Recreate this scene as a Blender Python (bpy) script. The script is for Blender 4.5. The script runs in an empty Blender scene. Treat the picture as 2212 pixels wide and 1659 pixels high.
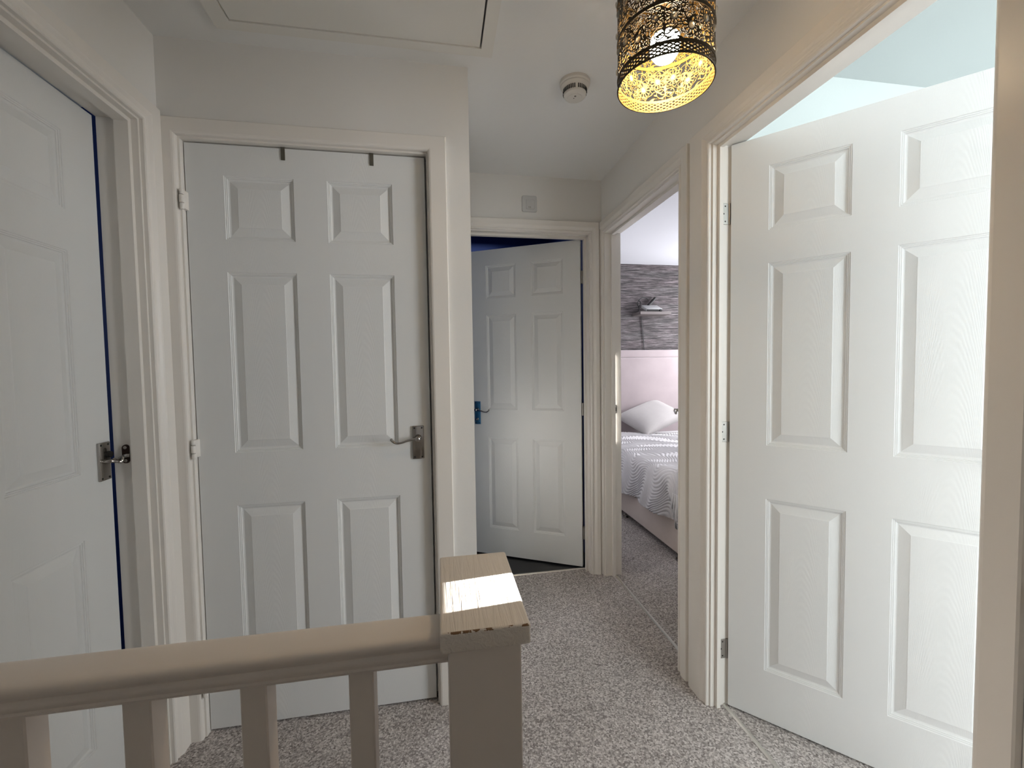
import bpy, bmesh, math, random
import numpy as np
from mathutils import Matrix, Vector
random.seed(7)
SC = bpy.context.scene
COL = SC.collection
PI = math.pi

# ---------------------------------------------------------------- camera
F_PX, YAW, PITCH, ROLL, CAM_Z = 916.22, .16894, -.04294, -.01518, 1.2463
fw = Vector((math.sin(YAW)*math.cos(PITCH), math.cos(YAW)*math.cos(PITCH), math.sin(PITCH)))
rt = Vector((math.cos(YAW), -math.sin(YAW), 0)); up = rt.cross(fw)
r2 = rt*math.cos(ROLL)+up*math.sin(ROLL); u2 = -rt*math.sin(ROLL)+up*math.cos(ROLL)
cd = bpy.data.cameras.new('camera'); cd.sensor_width = 36; cd.lens = 36*F_PX/2212; cd.clip_start = .02
cam = bpy.data.objects.new('camera', cd); COL.objects.link(cam)
cam.matrix_world = Matrix(((r2.x, u2.x, -fw.x, 0), (r2.y, u2.y, -fw.y, 0), (r2.z, u2.z, -fw.z, CAM_Z), (0, 0, 0, 1)))
SC.camera = cam
# ---------------------------------------------------------------- world, lights, exposure
SC.view_settings.view_transform = 'Standard'; SC.view_settings.look = 'None'
SC.view_settings.gamma = 1; SC.view_settings.use_curve_mapping = False
SC.view_settings.exposure = 0.92
w = bpy.data.worlds.new('World'); SC.world = w; w.use_nodes = True
w.node_tree.nodes['Background'].inputs[0].default_value = (.62, .78, 1, 1)
w.node_tree.nodes['Background'].inputs[1].default_value = 1.2

def light(name, kind, loc, direction, energy, color, sx=1, sy=1, angle=0):
    l = bpy.data.lights.new(name, kind); l.energy = energy; l.color = color
    if kind == 'AREA': l.shape = 'RECTANGLE'; l.size = sx; l.size_y = sy
    if kind == 'SUN': l.angle = angle
    o = bpy.data.objects.new(name, l); COL.objects.link(o); o.location = loc
    o.rotation_euler = Vector(direction).to_track_quat('-Z', 'Z').to_euler()
    return o
light('sun', 'SUN', (6, 2, 4), (-1, -.10, -.35), 17, (1, .975, .94), angle=math.radians(.05))
light('window_light_box_room', 'AREA', (2.3, -1.74, 1.45), (0, 1, -.05), 25.5, (.92, .97, 1), 1.2, 1.4)
light('window_light_box_room_side', 'AREA', (3.17, -.35, 1.5), (-1, 0, 0), 42, (.95, .97, 1), 1.1, 1.2)  # added fill through the near doorway; this stretch of wall has no window
light('window_light_blue_room', 'AREA', (-2.08, .9, 1.5), (1, 0, 0), 1.6, (.8, .9, 1), 1, 1)  # added dim fill so the navy walls read blue, no window built
light('window_light_bathroom', 'AREA', (.3, 3.2, 2.25), (0, 0, -1), .9, (.8, .9, 1), .4, .4)  # added overhead fill to lift the navy bathroom, not a window
light('window_light_bedroom', 'AREA', (3.17, 3.4, 1.5), (-1, 0, -.05), 36, (.94, .95, 1), 1.3, 1.2)
light('window_light_stairs', 'AREA', (.1, -1.14, 1.5), (0, 1, 0), .5, (.93, .97, 1), 1.5, 1.2)  # added weak fill from behind the camera, no known source there

# ---------------------------------------------------------------- materials
def mat(name, color, rough=.5, metal=0, spec=.5):
    m = bpy.data.materials.new(name); m.use_nodes = True
    b = m.node_tree.nodes['Principled BSDF']
    b.inputs['Base Color'].default_value = (*color, 1); b.inputs['Roughness'].default_value = rough
    b.inputs['Metallic'].default_value = metal; b.inputs['Specular IOR Level'].default_value = spec
    return m
def N(m, t, **k):
    n = m.node_tree.nodes.new(t)
    for a, b in k.items(): setattr(n, a, b)
    return n
def L(m, a, b): m.node_tree.links.new(a, b)
def coords(m, scale=(1, 1, 1), loc=(0, 0, 0)):
    tc = N(m, 'ShaderNodeTexCoord'); mp = N(m, 'ShaderNodeMapping')
    mp.inputs['Scale'].default_value = scale; mp.inputs['Location'].default_value = loc
    L(m, tc.outputs['Object'], mp.inputs['Vector']); return mp.outputs['Vector']
def bump(m, height, strength, dist):
    b = N(m, 'ShaderNodeBump'); b.inputs['Strength'].default_value = strength; b.inputs['Distance'].default_value = dist
    L(m, height, b.inputs['Height']); L(m, b.outputs['Normal'], m.node_tree.nodes['Principled BSDF'].inputs['Normal'])
def noise(m, vec, scale, detail=3, rough=.5, dist=0):
    n = N(m, 'ShaderNodeTexNoise'); n.inputs['Scale'].default_value = scale; n.inputs['Detail'].default_value = detail
    n.inputs['Roughness'].default_value = rough; n.inputs['Distortion'].default_value = dist
    L(m, vec, n.inputs['Vector']); return n.outputs['Fac']
def ramp(m, fac, stops):
    r = N(m, 'ShaderNodeValToRGB'); e = r.color_ramp.elements
    e[0].position, e[0].color = stops[0][0], (*stops[0][1], 1)
    e[1].position, e[1].color = stops[-1][0], (*stops[-1][1], 1)
    for p, c in stops[1:-1]:
        q = e.new(p); q.color = (*c, 1)
    L(m, fac, r.inputs['Fac']); return r.outputs['Color']
def basecol(m, out): L(m, out, m.node_tree.nodes['Principled BSDF'].inputs['Base Color'])

def painted(name, color, rough, bs=90, strength=.12, dist=.002):
    m = mat(name, color, rough); v = coords(m); h = noise(m, v, bs, 4, .6); bump(m, h, strength, dist)
    big = noise(m, v, 1.7, 2)
    basecol(m, ramp(m, big, [(.3, tuple(c*.965 for c in color)), (.7, color)])); return m
M_WALL = painted('wall_paint', (.80, .785, .755), .75)
M_CEIL = painted('ceiling_paint', (.83, .83, .815), .85, 70, .15)
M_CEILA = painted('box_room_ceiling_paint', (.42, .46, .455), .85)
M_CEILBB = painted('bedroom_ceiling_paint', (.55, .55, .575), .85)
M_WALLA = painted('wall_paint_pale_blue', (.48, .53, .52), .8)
M_CEILB = painted('bedroom_paint', (.62, .62, .64), .8)
M_NAVY = painted('navy_paint', (.006, .028, .16), .6)
M_TRIM = painted('trim_gloss', (.81, .775, .725), .34, 25, .10, .0015)
M_RAIL = painted('rail_gloss', (.80, .725, .655), .30, 30, .10, .001)
M_HATCH = painted('hatch_paint', (.79, .775, .73), .6)

def door_material():
    m = mat('moulded_door_paint', (.755, .765, .76), .38)
    v = coords(m, (1, 1, 1))
    # embossed cathedral grain: stacked arches centred on each column of panels
    sp = N(m, 'ShaderNodeSeparateXYZ'); L(m, v, sp.inputs[0])
    def mt(op, a, b=None, c=None):
        n = N(m, 'ShaderNodeMath', operation=op)
        for k, q in enumerate((a, b, c)):
            if q is None: continue
            if isinstance(q, (int, float)): n.inputs[k].default_value = q
            else: L(m, q, n.inputs[k])
        return n.outputs[0]
    xo = mt('ABSOLUTE', mt('SUBTRACT', mt('ABSOLUTE', mt('SUBTRACT', sp.outputs[0], .382)), .163))
    wob = noise(m, coords(m, (9, 9, 2.2)), 1.4, 3, .5)
    ph = mt('ADD', mt('MULTIPLY', sp.outputs[2], 210), mt('MULTIPLY', mt('POWER', xo, 2), 17000))
    ph = mt('ADD', ph, mt('MULTIPLY', wob, 26))
    sn = mt('SINE', ph)
    f = noise(m, coords(m, (420, 420, 14)), 1, 2)
    bump(m, mt('ADD', sn, mt('MULTIPLY', f, 1.2)), .11, .0006); return m
M_DOOR = door_material()
def wood_cap():
    m = mat('painted_wood_cap', (.80, .73, .65), .38)
    a = noise(m, coords(m, (60, 3.0, 60)), 1.6, 4, .6, 1.2); bump(m, a, .8, .0028)
    sp = N(m, 'ShaderNodeSeparateXYZ'); L(m, coords(m), sp.inputs[0])
    def mt(op, a, b=None):
        n = N(m, 'ShaderNodeMath', operation=op)
        for k, q in enumerate((a, b)):
            if q is None: continue
            if isinstance(q, (int, float)): n.inputs[k].default_value = q
            else: L(m, q, n.inputs[k])
        return n.outputs[0]
    edge = mt('MULTIPLY', mt('LESS_THAN', sp.outputs[1], .5072), mt('GREATER_THAN', sp.outputs[2], .9222))
    wear = mt('MULTIPLY', edge, mt('GREATER_THAN', noise(m, coords(m, (1, 1, 1)), 60, 4, .7), .50))
    mm = N(m, 'ShaderNodeMix', data_type='RGBA'); L(m, wear, mm.inputs[0]); mm.inputs[6].default_value = (.80, .73, .65, 1); mm.inputs[7].default_value = (.24, .13, .06, 1)
    basecol(m, mm.outputs[2]); return m
M_CAP = wood_cap()
def carpet():
    m = mat('carpet_twist', (.3, .28, .27), 1, 0, .05)
    v = coords(m)
    vo = N(m, 'ShaderNodeTexVoronoi'); vo.inputs['Scale'].default_value = 190; L(m, v, vo.inputs['Vector'])
    sep = N(m, 'ShaderNodeSeparateColor'); L(m, vo.outputs['Color'], sep.inputs[0])
    n2 = noise(m, v, 150, 3, .7)
    mx = N(m, 'ShaderNodeMix', data_type='FLOAT'); mx.inputs[0].default_value = .55
    L(m, sep.outputs[0], mx.inputs[2]); L(m, n2, mx.inputs[3])
    col = ramp(m, mx.outputs[0], [(.22, (.20, .178, .168)), (.5, (.47, .43, .41)), (.78, (.80, .755, .73))])
    big = noise(m, v, 3.5, 3)
    mm = N(m, 'ShaderNodeMix', data_type='RGBA', blend_type='MULTIPLY'); mm.inputs[0].default_value = 1
    L(m, col, mm.inputs[6]); L(m, ramp(m, big, [(.3, (.88, .88, .88)), (.7, (1, 1, 1))]), mm.inputs[7])
    basecol(m, mm.outputs[2]); bump(m, mx.outputs[0], 1, .006); return m
M_CARPET = carpet()
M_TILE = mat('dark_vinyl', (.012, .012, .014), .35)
def brushed(name, color, rough):
    m = mat(name, color, rough, 1); h = noise(m, coords(m, (30, 30, 400)), 1, 2); bump(m, h, .05, .0005); return m
M_CHROME = brushed('chrome', (.42, .40, .38), .18)
M_STEEL = brushed('hinge_steel', (.42, .40, .37), .4)
M_BLUE = mat('blue_film_chrome', (.045, .17, .32), .3, .55)  # bluish tinted metal of the far door's backplate
M_DARK = mat('dark_hole', (.01, .009, .008), .6)
M_BROWN = mat('dark_bronze_plate', (.035, .016, .012), .4, .5)
M_STRIP = brushed('aluminium_strip', (.72, .70, .66), .35)
M_WHITEP = painted('white_plastic', (.70, .67, .62), .45, 60, .02)
M_PLATE = painted('grey_white_plastic', (.60, .60, .59), .5, 60, .02)
M_HOOK = brushed('dull_metal', (.20, .19, .16), .5)
M_BLACK = mat('black_plastic', (.012, .011, .011), .45)
M_BOX = mat('pale_grey_plastic', (.42, .42, .42), .5)
def wallpaper():
    m = mat('streaked_wallpaper', (.3, .3, .3), .8)
    n1 = noise(m, coords(m, (4.2, 4.2, 85)), 1.6, 7, .72, .2)
    n2 = noise(m, coords(m, (1.2, 1.2, 9), (3, 1, 2)), 1.5, 3)
    c = ramp(m, n1, [(.38, (.015, .013, .013)), (.47, (.055, .047, .046)), (.55, (.115, .10, .10)), (.66, (.24, .22, .22))])
    mm = N(m, 'ShaderNodeMix', data_type='RGBA', blend_type='MULTIPLY'); mm.inputs[0].default_value = 1
    L(m, c, mm.inputs[6]); L(m, ramp(m, n2, [(.35, (.80, .83, .83)), (.65, (1, .93, .97))]), mm.inputs[7])
    basecol(m, mm.outputs[2]); bump(m, n1, .3, .001); return m
M_PAPER = wallpaper()
def fabric(name, color, sc=240, st=.25, sheen=.4):
    m = mat(name, color, .9); h = noise(m, coords(m), sc, 3, .6); bump(m, h, st, .002)
    big = noise(m, coords(m), 5, 3)
    basecol(m, ramp(m, big, [(.3, tuple(c*.88 for c in color)), (.7, color)]))
    m.node_tree.nodes['Principled BSDF'].inputs['Sheen Weight'].default_value = sheen; return m
M_VELVET = fabric('pink_velvet', (.36, .30, .305))
M_BASE = fabric('beige_pink_velvet', (.66, .56, .50))
M_QUILT = fabric('quilt_cotton', (.50, .48, .485), 300, .2, .2)
M_SHADE_OUT = mat('dark_bronze_metal', (.055, .04, .022), .45, .7)
M_SHADE_IN = mat('gilded_metal', (.20, .117, .021), .55, .3)
m = mat('crystal', (1, .95, .80), .38); m.node_tree.nodes['Principled BSDF'].inputs['Transmission Weight'].default_value = .8; M_JEWEL = m
m = mat('bulb_glow', (1, 1, 1), .4); b = m.node_tree.nodes['Principled BSDF']
b.inputs['Emission Color'].default_value = (1, .76, .49, 1); b.inputs['Emission Strength'].default_value = 95; M_BULB = m

# ---------------------------------------------------------------- builders
WM = {}
def finish(bm, smooth=False, recalc=True):
    if recalc: bmesh.ops.recalc_face_normals(bm, faces=bm.faces)
    return bm
def put(name, bm, material, parent=None, M=None, smooth=False, recalc=True, label=None):
    """bm: a bmesh in local coordinates; M: local -> world."""
    M = M or Matrix.Identity(4)
    me = bpy.data.meshes.new(name)
    if recalc: bmesh.ops.recalc_face_normals(bm, faces=bm.faces)
    bm.to_mesh(me); bm.free()
    mats = material if isinstance(material, (list, tuple)) else [material]
    for x in mats: me.materials.append(x)
    if smooth:
        me.shade_smooth()
        if smooth != True: me.set_sharp_from_angle(angle=math.radians(smooth))
    o = bpy.data.objects.new(name, me); COL.objects.link(o)
    if parent is not None:
        o.parent = parent; o.matrix_parent_inverse = WM[parent].inverted()
    o.matrix_basis = M; WM[o] = M.copy()
    if label: o['label'] = label
    return o
def tag(o, label=None, cat=None, kind=None, group=None):
    if label: o['label'] = label
    if cat: o['category'] = cat
    if kind: o['kind'] = kind
    if group: o['group'] = group
    return o
def empty(name, loc, label, cat, kind=None, group=None):
    o = bpy.data.objects.new(name, None); COL.objects.link(o); o.empty_display_size = .1
    o.location = loc; WM[o] = Matrix.Translation(loc); return tag(o, label, cat, kind, group)
def dup(o, parent, M, label=None):
    c = o.copy(); COL.objects.link(c)
    if parent is not None:
        c.parent = parent; c.matrix_parent_inverse = WM[parent].inverted()
    c.matrix_basis = M; WM[c] = M.copy()
    if label: c['label'] = label
    return c
def BM(): return bmesh.new()
def box(bm, x0, x1, y0, y1, z0, z1, bevel=0, seg=2, mi=0):
    vs = [bm.verts.new(p) for p in [(x0, y0, z0), (x1, y0, z0), (x1, y1, z0), (x0, y1, z0), (x0, y0, z1), (x1, y0, z1), (x1, y1, z1), (x0, y1, z1)]]
    fs = [bm.faces.new([vs[i] for i in f]) for f in [(0, 3, 2, 1), (4, 5, 6, 7), (0, 1, 5, 4), (1, 2, 6, 5), (2, 3, 7, 6), (3, 0, 4, 7)]]
    for f in fs: f.material_index = mi
    if bevel:
        es = list({e for f in fs for e in f.edges})
        bmesh.ops.bevel(bm, geom=es, offset=bevel, segments=seg, affect='EDGES', profile=.5)
    return bm
def boxes(bm, lst):
    for b_ in lst: box(bm, *b_)
    return bm
def basis(axis):
    a = Vector(axis).normalized(); t = Vector((0, 0, 1)) if abs(a.z) < .9 else Vector((1, 0, 0))
    u = a.cross(t).normalized(); return a, u, a.cross(u)
def lathe(bm, c, axis, prof, seg=32, mi=0):
    """prof: (distance along axis, radius)"""
    c = Vector(c); a, u, v = basis(axis); rings = []
    for d, r in prof:
        if r < 1e-6: rings.append([bm.verts.new(c+a*d)])
        else: rings.append([bm.verts.new(c+a*d+(u*math.cos(2*PI*i/seg)+v*math.sin(2*PI*i/seg))*r) for i in range(seg)])
    for A, B in zip(rings, rings[1:]):
        for i in range(seg):
            j = (i+1) % seg
            p = [A[i % len(A)], A[j % len(A)], B[j % len(B)], B[i % len(B)]]
            q = []
            for x in p:
                if x not in q: q.append(x)
            if len(q) > 2: bm.faces.new(q).material_index = mi
    for R in (rings[0], rings[-1]):
        if len(R) > 1:
            try: bm.faces.new(R).material_index = mi
            except ValueError: pass
    return bm
def cyl(bm, c, axis, r, h, seg=20): return lathe(bm, c, axis, [(0, r), (h, r)], seg)
def tube(bm, pts, radii, seg=10, flat=1.0, sub=6):
    """smooth tube through pts (Catmull-Rom); flat squashes along the second frame axis."""
    P = [Vector(p) for p in pts]
    if not isinstance(radii, (list, tuple)): radii = [radii]*len(P)
    Q = []; RR = []
    for i in range(len(P)-1):
        a = P[i-1] if i else P[0]*2-P[1]; d = P[i+2] if i+2 < len(P) else P[-1]*2-P[-2]
        for k in range(sub):
            t = k/sub; b_, c_ = P[i], P[i+1]
            Q.append(.5*((2*b_)+(-a+c_)*t+(2*a-5*b_+4*c_-d)*t*t+(-a+3*b_-3*c_+d)*t**3)); RR.append(radii[i]*(1-t)+radii[i+1]*t)
    Q.append(P[-1]); RR.append(radii[-1])
    T0 = (Q[1]-Q[0]).normalized(); _, u, v = basis(T0); rings = []
    for i, q in enumerate(Q):
        T = (Q[min(i+1, len(Q)-1)]-Q[max(i-1, 0)]).normalized()
        u = (u-T*u.dot(T)).normalized(); v = T.cross(u)
        rings.append([bm.verts.new(q+(u*math.cos(2*PI*k/seg)+v*math.sin(2*PI*k/seg)*flat)*RR[i]) for k in range(seg)])
    for A, B in zip(rings, rings[1:]):
        for k in range(seg): bm.faces.new([A[k], A[(k+1) % seg], B[(k+1) % seg], B[k]])
    bm.faces.new(rings[0]); bm.faces.new(rings[-1]); return bm
def prism(bm, poly, x0, x1):
    """poly in (y,z) extruded along x"""
    A = [bm.verts.new((x0, y, z)) for y, z in poly]; B = [bm.verts.new((x1, y, z)) for y, z in poly]; n = len(poly)
    for i in range(n): bm.faces.new([A[i], A[(i+1) % n], B[(i+1) % n], B[i]])
    bm.faces.new(A); bm.faces.new(B[::-1]); return bm
def struct(name, bm, m, label, cat):
    o = put(name, bm, m); return tag(o, label, cat, 'structure')
def frame_matrix(origin, u, v):
    u = Vector(u); v = Vector(v)
    return Matrix(((u.x, v.x, 0, origin[0]), (u.y, v.y, 0, origin[1]), (0, 0, 1, origin[2]), (0, 0, 0, 1)))

# ---------------------------------------------------------------- the shell
ZC = 2.3035          # ceiling
XL, XR = -.8663, .9419   # left and right landing walls
YW, YF = 1.5505, 2.3648  # cupboard wall, far wall
X2 = .1222           # outer corner of the cupboard
TW = .093            # wall thickness on the right
XRR = XR+TW
HO = 2.012           # structural head of the door openings
# hatch opening
HX0, HX1, HY0, HY1 = -.600, .160, .72, 1.440
bm = BM(); boxes(bm, [(-2.6, HX0, -1.95, 4.5, ZC, ZC+.1), (HX1, XRR-.04, -1.95, 4.5, ZC, ZC+.1), (HX0, HX1, -1.95, HY0, ZC, ZC+.1), (HX0, HX1, HY1, 4.5, ZC, ZC+.1),
                      (HX0-.05, HX1+.05, HY0-.05, HY1+.05, ZC+.1, ZC+.14)])
struct('ceiling', bm, M_CEIL, 'white painted landing ceiling with the loft hatch cut in it', 'ceiling')
bm = BM(); boxes(bm, [(XRR-.04, 3.5, -1.95, 1.44, ZC, ZC+.1)])
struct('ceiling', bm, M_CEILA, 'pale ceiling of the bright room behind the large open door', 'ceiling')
bm = BM(); boxes(bm, [(XRR-.04, 3.5, 1.44, 4.5, ZC, ZC+.1)])
struct('ceiling', bm, M_CEILBB, 'pale ceiling of the bedroom with the bed', 'ceiling')
bm = BM(); boxes(bm, [(-2.6, 3.5, -1.95, 2.44, -.1, 0), (XRR-.03, 3.5, 2.44, 4.5, -.1, 0)])
struct('floor', bm, M_CARPET, 'mottled taupe grey carpet of the landing and bedrooms', 'floor')
bm = BM(); boxes(bm, [(-.1, XRR-.03, 2.44, 3.7, -.1, -.001)])
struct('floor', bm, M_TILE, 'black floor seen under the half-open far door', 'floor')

def wall_x(bm, x0, x1, y0, y1, ops):  # wall running along y with openings (ya, yb, ztop)
    y = y0
    for a, b_, zt in sorted(ops):
        if a > y: box(bm, x0, x1, y, a, 0, ZC)
        box(bm, x0, x1, a, b_, zt, ZC); y = b_
    if y1 > y: box(bm, x0, x1, y, y1, 0, ZC)
LO0, LO1 = .69, 1.457       # left door opening (clear, along y)
AO0, AO1 = .592, 1.348      # near right door
BO0, BO1 = 1.548, 2.322     # far right door
t = .022
bm = BM(); wall_x(bm, XL-.10, XL, -1.25, YW+.1, [(LO0-t, LO1+t, HO)])
struct('wall_left', bm, M_WALL, 'left landing wall around the leftmost door', 'wall')
bm = BM(); wall_x(bm, XR, XRR, -1.25, 2.46, [(AO0-t, AO1+t, HO), (BO0-t, BO1+t, HO)])
struct('wall_right', bm, M_WALL, 'right landing wall holding the two bedroom doorways', 'wall')
# cupboard front and its return
CX0, CX1 = -.8065, -.0306
bm = BM(); boxes(bm, [(XL, CX0-t, YW, YW+.1, 0, ZC), (CX1+t, X2, YW, YW+.1, 0, ZC), (CX0-t, CX1+t, YW, YW+.1, HO, ZC), (X2-.1, X2, YW+.1, YF, 0, ZC), (XL, X2-.1, YW+.5, YW+.55, 0, ZC)])
struct('wall_front', bm, M_WALL, 'wall around the closed cupboard door, with its outer corner beside the far door', 'wall')
FX0, FX1 = .088, .862       # bathroom opening along x
bm = BM(); boxes(bm, [(X2-.1, FX0-t, YF, YF+.098, 0, ZC), (FX1+t, XR, YF, YF+.098, 0, ZC), (FX0-t, FX1+t, YF, YF+.098, HO, ZC)])
struct('wall_back', bm, M_WALL, 'short end wall above the far door, carrying a small square plate', 'wall')
bm = BM(); boxes(bm, [(XL-.1, XR, -1.25, -1.15, 0, ZC)])
struct('wall_back', bm, M_WALL, 'landing wall behind the viewer', 'wall')
# bathroom, navy
bm = BM(); boxes(bm, [(-.1, 0, YF+.098, 3.6, 0, ZC), (0, XR, 3.5, 3.6, 0, ZC), (XR-.02, XR, YF+.098, 3.5, 0, ZC)])
struct('wall_bathroom', bm, M_NAVY, 'navy blue walls of the dark room behind the half-open far door', 'wall')
bm = BM(); boxes(bm, [(-2.2, -2.1, -.1, 2.1, 0, ZC), (-2.1, XL-.1, -.1, 0, 0, ZC), (-2.1, XL-.1, 2.0, 2.1, 0, ZC)])
struct('wall_left', bm, M_NAVY, 'navy blue walls of the dark room behind the leftmost door', 'wall')
# small right bedroom (A) and main bedroom (B)
XO = 3.20
WY0, WY1, WZ0, WZ1 = .866, 1.33, .95, 2.0972   # side window of A
bm = BM(); boxes(bm, [(XO, XO+.15, -1.9, WY0, 0, ZC), (XO, XO+.15, WY1, 1.40, 0, ZC), (XO, XO+.15, WY0, WY1, 0, WZ0), (XO, XO+.15, WY0, WY1, WZ1, ZC), (XRR, XO, -1.9, -1.8, 0, ZC)])
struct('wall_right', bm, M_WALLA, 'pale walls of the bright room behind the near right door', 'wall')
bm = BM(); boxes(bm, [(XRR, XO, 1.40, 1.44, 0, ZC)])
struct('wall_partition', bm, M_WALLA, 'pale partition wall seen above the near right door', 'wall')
bm = BM(); boxes(bm, [(XRR, XO, 1.44, 1.48, 0, ZC), (XO, XO+.15, 1.40, 2.34, 0, ZC), (XO, XO+.15, 2.64, 4.4, 0, ZC), (XO, XO+.15, 2.34, 2.64, 0, 1.55), (XO, XO+.15, 2.34, 2.64, 2.12, ZC), (XRR-.1, XRR, 2.46, 4.4, 0, ZC)])
struct('wall_right', bm, M_CEILB, 'plain pale walls of the bedroom with the bed', 'wall')
YB = 4.265
bm = BM(); boxes(bm, [(XRR, XO, YB, YB+.1, 0, ZC)])
struct('wall_far', bm, M_PAPER, 'bedroom wall papered in horizontal grey and mauve streaks behind the bed', 'wall')
# windows out of view that light the rooms, and an added frame on the stairs
def window(origin, u, v, W, H, label):
    M = frame_matrix(origin, u, v); r_ = empty('window_%d' % window.n, origin, label, 'window', 'structure'); window.n += 1
    b_ = BM(); boxes(b_, [(-.05, 0, -.02, .03, -.05, H+.05), (W, W+.05, -.02, .03, -.05, H+.05), (0, W, -.02, .03, -.05, 0), (0, W, -.02, .03, H, H+.05)])
    put('window_frame', b_, M_TRIM, r_, M)
window.n = 1
window((XO-.001, WY1, WZ0), (0, -1, 0), (1, 0, 0), WY1-WY0, WZ1-WZ0, 'open casement window in the side wall of the near right room')
window((2.9, -1.799, .75), (-1, 0, 0), (0, -1, 0), 1.2, 1.4, 'white window in the near right room')
window((XO-.001, 4.05, .9), (0, -1, 0), (1, 0, 0), 1.3, 1.2, 'white window beside the bed')
window((XO-.001, 2.64, 1.55), (0, -1, 0), (1, 0, 0), .30, .57, 'small open top light near the foot of the bed')
window((.85, -1.149, .9), (-1, 0, 0), (0, -1, 0), 1.5, 1.2, 'white window on the stairs behind the viewer')  # frame made up to go with the fill light, out of view

# ---------------------------------------------------------------- door frames and leaves
H = 1.981; G = .008
ARCH = [(0, 0), (0, .0105), (.0025, .0135), (.0085, .0135), (.0115, .0095), (.0145, .0095), (.020, .0125), (.027, .0175), (.031, .0195)]
FLAT = [(0, 0), (0, .010), (.0015, .0135), (.005, .0160), (.010, .0172)]
def architrave(W, Hh, wl, wr, wt, thick=1.0, ARCH=ARCH, right=None):
    bm = BM()
    off = .006
    def prof(w, ARCH=ARCH):
        p = [q for q in ARCH if q[0] < w-.004]; top = p[-1][1]
        return p+[(w-.003, top), (w, max(top-.003, 0)), (w, 0)]
    n = len(prof(max(wl, wr, wt)))
    def pad(w, A_=ARCH):
        p = prof(w, A_)
        while len(p) < n: p.insert(-3, p[-4])
        return p
    pl, pr, pt = pad(wl), pad(wr, right or ARCH), pad(wt)
    A = [bm.verts.new((-off-a, -h*thick, 0)) for a, h in pl]
    B = [bm.verts.new((-off-a, -max(h, h2)*thick if i < n-1 else 0, Hh+off+a2)) for i, ((a, h), (a2, h2)) in enumerate(zip(pl, pt))]
    C = [bm.verts.new((W+off+a, -max(h, h2)*thick if i < n-1 else 0, Hh+off+a2)) for i, ((a, h), (a2, h2)) in enumerate(zip(pr, pt))]
    D = [bm.verts.new((W+off+a, -h*thick, 0)) for a, h in pr]
    for P, Q in ((A, B), (B, C), (C, D)):
        for i in range(n-1):
            bm.faces.new([P[i], P[i+1], Q[i+1], Q[i]])
        bm.faces.new([P[0], Q[0], Q[-1], P[-1]])
    bm.faces.new(A); bm.faces.new(D)
    bmesh.ops.remove_doubles(bm, verts=bm.verts, dist=1e-5)
    return bm
def lining(W, Hh, depth, s0, s1, tk=.021):
    """jambs and head round a clear opening W x Hh, door stop between depths s0 and s1"""
    bm = BM(); st = .012
    boxes(bm, [(-tk, 0, 0, depth, 0, Hh+tk), (W, W+tk, 0, depth, 0, Hh+tk), (0, W, 0, depth, Hh, Hh+tk)])
    boxes(bm, [(0, st, s0, s1, 0, Hh), (W-st, W, s0, s1, 0, Hh), (st, W-st, s0, s1, Hh-st, Hh)]); return bm

PZ = [(.185-G, .783-G), (.965-G, 1.573-G), (1.680-G, 1.890-G)]
def leaf_mesh(W):
    m_ = .1145/.772*W; g_ = .108/.772*W; p_ = (W-2*m_-g_)/2
    us = [0, m_, m_+p_, m_+p_+g_, W-m_, W]; zs = [0]+[v for pz in PZ for v in pz]+[H]
    PROF = [(0, 0), (.0015, .0022), (.0045, .0022), (.0055, .0042), (.0085, .0042), (.0098, .0070), (.0135, .0082), (.016, .0082), (.0395, .0012), (.041, .0004)]
    bm = BM()
    for side in (0, 1):
        yy = 0 if side == 0 else .035; sg = 1 if side == 0 else -1
        for i in range(5):
            for j in range(7):
                a, b_, c, d = us[i], us[i+1], zs[j], zs[j+1]
                rect = lambda e, h: [bm.verts.new(q) for q in [(a+e, yy+sg*h, c+e), (b_-e, yy+sg*h, c+e), (b_-e, yy+sg*h, d-e), (a+e, yy+sg*h, d-e)]]
                if i in (1, 3) and j in (1, 3, 5):
                    R = [rect(e, h) for e, h in PROF]
                    for P, Q in zip(R, R[1:]):
                        for k in range(4): bm.faces.new([P[k], P[(k+1) % 4], Q[(k+1) % 4], Q[k]])
                    bm.faces.new(R[-1])
                else: bm.faces.new(rect(0, 0))
    for (p, q) in zip(us, us[1:]):
        for z in (0, H): bm.faces.new([bm.verts.new(v) for v in [(p, 0, z), (q, 0, z), (q, .035, z), (p, .035, z)]])
    for (p, q) in zip(zs, zs[1:]):
        for u in (0, W): bm.faces.new([bm.verts.new(v) for v in [(u, 0, p), (u, 0, q), (u, .035, q), (u, .035, p)]])
    bmesh.ops.remove_doubles(bm, verts=bm.verts, dist=1e-6); return bm

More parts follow.
